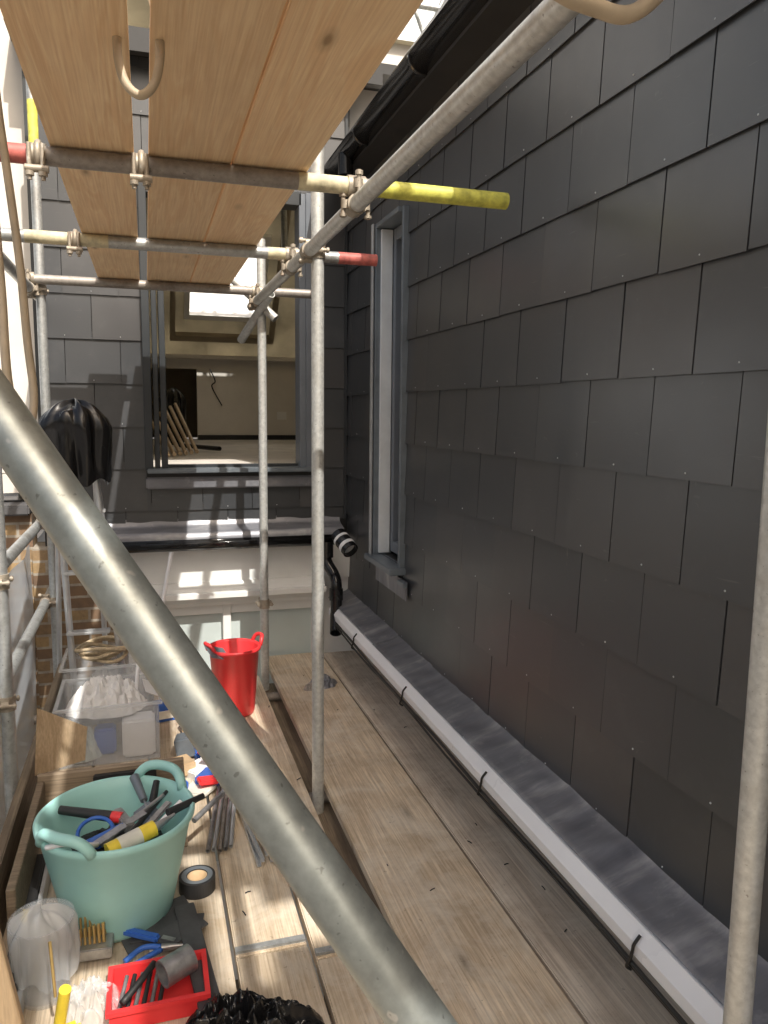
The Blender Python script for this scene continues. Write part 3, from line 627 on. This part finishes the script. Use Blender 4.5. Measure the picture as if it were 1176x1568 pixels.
obj_from_bm('coiled_rope',bm,M['rope'])
bm=bmesh.new();pts=[(-.44,3.02,-1.38),(-.26,3.02,-1.34),(-.25,3.05,-1.22),(-.43,3.09,-1.14)]
for p in pts: bm.verts.new(p)
bm.faces.new(bm.verts[:]);bmesh.ops.solidify(bm,geom=bm.faces[:],thickness=.03);obj_from_bm('plywood_offcut',bm,M['woodz'])
WC=empty('wooden_crate')
boxes('sides',[(-.41,.10,2.86,2.885,-1.549,-1.31),(-.41,-.385,2.2,2.86,-1.549,-1.33),(.075,.10,2.66,2.86,-1.549,-1.33)],M['woodx'],WC,.003)
box('crate_handle',-.22,.0,2.83,2.858,-1.36,-1.325,M['blackm'],WC,.004)
SLv=empty('spirit_level')
box('rail',-.40,-.36,1.95,2.62,-1.549,-1.47,M['blackm'],SLv,.004);box('rail_edge',-.358,-.345,1.95,2.62,-1.549,-1.49,M['alul'],SLv,.002);box('vial',-.39,-.37,2.25,2.31,-1.469,-1.463,M['ygrip'],SLv,.002)
TP=empty('tape_roll');lathe('roll',[(.032,0),(.058,0),(.058,.048),(.032,.048),(.032,0)],(.117,2.40,-1.548),M['blackm'],TP,40)
for e in TP.children[0].data.polygons: e.use_smooth=False
lathe('core',[(.028,.001),(.0318,.001),(.0318,.047),(.028,.047),(.028,.001)],(.117,2.40,-1.548),M['card'],TP,30);lathe('label',[(.034,.049),(.05,.0495)],(.117,2.40,-1.548),M['alu'],TP,30)
MS=empty('metal_strips')
for i in range(7):
    x=.325+.016*i+random.uniform(-.004,.004);a=random.uniform(-.03,.03)
    y0=2.46+.05*random.random();bm=bmesh.new();L=.62;w_=.007;zz=-1.547+.012*(i%3)
    pr=[(-w_,0),(-w_,.014),(-w_+.0015,.014),(-w_+.0015,.0015),(w_-.0015,.0015),(w_-.0015,.014),(w_,.014),(w_,0)]
    A=[bm.verts.new((x+p,y0,zz+q)) for p,q in pr];B=[bm.verts.new((x+p-.03+a,y0+L,zz+q)) for p,q in pr]
    for k in range(8): bm.faces.new((A[k],A[(k+1)%8],B[(k+1)%8],B[k]))
    bm.faces.new(A);bm.faces.new(B);obj_from_bm('strip',bm,M['alul'],MS)
RD=empty('steel_rods')
for i in range(5):
    m=['steel','alul','galvd','steel','alul'][i];x=.165+.020*i
    tube('rod',(x,2.55+.05*random.random(),-1.535),(x+.10,3.15+.1*random.random(),-1.53+.01*i),.008,M[m],RD,True,10)
tube('sealant_gun',(.12,2.60,-1.42),(.30,2.80,-1.38),.010,M['steel'],None,False,12)
PK=empty('fixings_packets')
for i,(x,y,z,sx,sy,sz,m,r) in enumerate([(.20,3.42,-1.53,.05,.07,.018,'blue',20),(.23,3.33,-1.49,.045,.06,.015,'redp',-15),(.17,3.22,-1.53,.05,.05,.02,'cloth',35),(.22,3.12,-1.52,.05,.06,.02,'blue',-25),(.20,3.05,-1.50,.04,.03,.01,'redp',10),(.16,3.05,-1.535,.05,.06,.01,'cream',50),(.24,3.22,-1.47,.04,.05,.008,'cloth',-40),(.10,3.25,-1.52,.05,.06,.028,'card',15),(.13,3.42,-1.50,.04,.05,.045,'alu',-8),(.08,3.05,-1.53,.04,.05,.018,'blue',-8)]):
    box('packet',x-sx,x+sx,y-sy,y+sy,z-sz,z+sz,M[m],PK,.005,(random.uniform(-8,8),random.uniform(-12,12),r))
BB=empty('blue_screw_box');box('carton',.0,.12,3.84,3.92,-1.549,-1.46,M['blue'],BB,.002,(0,0,12));box('carton_label',.02,.09,3.825,3.83,-1.53,-1.49,M['cream'],BB,0,(0,0,12));box('card_carton',.14,.27,3.62,3.74,-1.549,-1.43,M['card'],BB,.002,(0,0,-20))
DC=empty('drill_bit_case')
box('lid',-.265,-.150,2.27,2.276,-1.50,-1.33,M['cream'],DC,.002,(-12,0,-4));box('base',-.27,-.13,2.13,2.25,-1.535,-1.50,M['steel'],DC,.003,(4,0,-4))
bm=bmesh.new()
for i in range(9):
    for j in range(3):
        x=-.255+.0125*i;y=2.15+.035*j;add_tube(bm,(x,y,-1.50),(x-.002,y+.012,-1.50+.035+.012*j+.002*i),.0025+.0003*i,False,8)
obj_from_bm('bits',bm,M['gold'],DC)
SO=empty('slate_offcuts')
for (x,y,z,sx,sy,r) in [(-.01,2.24,-1.535,.11,.075,18),(.02,2.20,-1.528,.10,.05,-12),(.055,2.17,-1.520,.07,.04,30)]:
    box('piece',x-sx,x+sx,y-sy,y+sy,z-.003,z+.003,M['slatecut'],SO,.001,(2,-3,r))
box('grey_strip',.065,.125,1.80,2.28,-1.530,-1.512,M['slatecut'],SO,.002,(0,0,6))
HT=empty('pliers');
sweep('handle',spline([(-.10,2.09,-1.53),(-.05,2.12,-1.52),(.0,2.11,-1.52)],6),.008,M['blue'],HT,8);sweep('handle',spline([(-.10,2.05,-1.53),(-.05,2.07,-1.52),(.0,2.10,-1.52)],6),.008,M['blue'],HT,8);tube('jaw',(.0,2.105,-1.52),(.06,2.10,-1.52),.012,M['steel'],HT,False,8,.005)
KN=empty('utility_knife');box('knife_body',-.11,.0,2.16,2.185,-1.524,-1.505,M['blue'],KN,.005,(0,5,-28));box('blade',.0,.04,2.13,2.145,-1.518,-1.516,M['steel'],KN,0,(0,5,-28))
RT=empty('red_tool_tray')
openbox('tray',-.13,.11,1.86,2.02,-1.548,-1.49,M['redp'],RT,.005,.008)
tube('steel_can',(-.0,1.93,-1.47),(.075,1.97,-1.465),.036,M['steel'],RT,True,28)
for i in range(6): tube('bit',(-.11+.02*i,1.90,-1.53),(-.09+.02*i,1.99,-1.50),.006,M['blackm' if i%2 else 'steel'],RT,False,8)
sweep('hex_grip',spline([(-.10,1.88,-1.49),(-.05,1.93,-1.47),(-.02,1.98,-1.47)],5),.009,M['blackm'],RT,8)
CJ=empty('clear_plastic_tub')
lathe('jar',[(0,0),(.062,0),(.066,.01),(.078,.21),(.083,.215),(.082,.22),(.075,.215),(.062,.012),(0,.008)],(-.30,2.05,-1.548),M['clear'],CJ,32)
drape('polythene_bag',(-.30,2.05,-1.30),.085,.2,M['clearbag'],CJ,5,80,24)
tube('yellow_screwdriver',(-.25,1.85,-1.53),(-.22,1.80,-1.36),.014,M['ygrip'],CJ,False,14);tube('screwdriver_shaft',(-.25,1.86,-1.42),(-.262,1.90,-1.30),.004,M['gold'],CJ,False,8)
sheet('clear_bag',-.18,1.95,-1.548,.08,.07,.09,M['clearbag'],None,12,60)
YT=empty('yellow_tape_measure');box('body',-.27,-.19,1.80,1.85,-1.549,-1.48,M['ygrip'],YT,.012,(0,0,15));box('hook',-.19,-.17,1.82,1.85,-1.53,-1.52,M['steel'],YT,.002)
sheet('black_rubbish_sack',.185,1.74,-1.549,.18,.13,.10,M['bag'],None,9,140,2.4,.7)
bm=bmesh.new()
V=[bm.verts.new(p) for p in [(-.42,1.56,-.95),(-.322,1.56,-.95),(-.235,1.60,-1.549),(-.335,1.60,-1.549),(-.42,1.585,-.95),(-.322,1.585,-.95),(-.235,1.625,-1.549),(-.335,1.625,-1.549)]]
for f in [(0,3,2,1),(4,5,6,7),(0,1,5,4),(1,2,6,5),(2,3,7,6),(3,0,4,7)]: bm.faces.new([V[i] for i in f])
bmesh.ops.bevel(bm,geom=bm.edges[:],offset=.003,segments=1,affect='EDGES');obj_from_bm('leaning_plank',bm,M['woodz'])
LR=empty('lead_roll');sheet('crumpled_lead',.91,4.10,-1.534,.085,.07,.06,M['lead'],LR,2,60);sheet('clip',.83,4.05,-1.534,.04,.03,.04,M['galvd'],LR,4,40)
LD=empty('step_ladder')
for x in (-.42,-.24):
    t=(x+.33)*.35
    tube('front_leg',(x-t*.2+.0,3.92,-.22),(x+t+.08,3.98,-1.549),.016,M['alul'],LD,False,12);tube('rear_leg',(x-t*.2,3.98,-.22),(x+t-.03,4.3,-1.549),.013,M['alul'],LD,False,12)
for z in (-.5,-.8,-1.1,-1.35): box('tread',-.40,-.22+.02,3.92,3.98,z,z+.015,M['alul'],LD,.003)
box('top_plate',-.44,-.22,3.88,4.02,-.22,-.20,M['alul'],LD,.004)
drape('black_bag',(-.32,3.94,.03),.165,.36,M['bag'],LD,7)
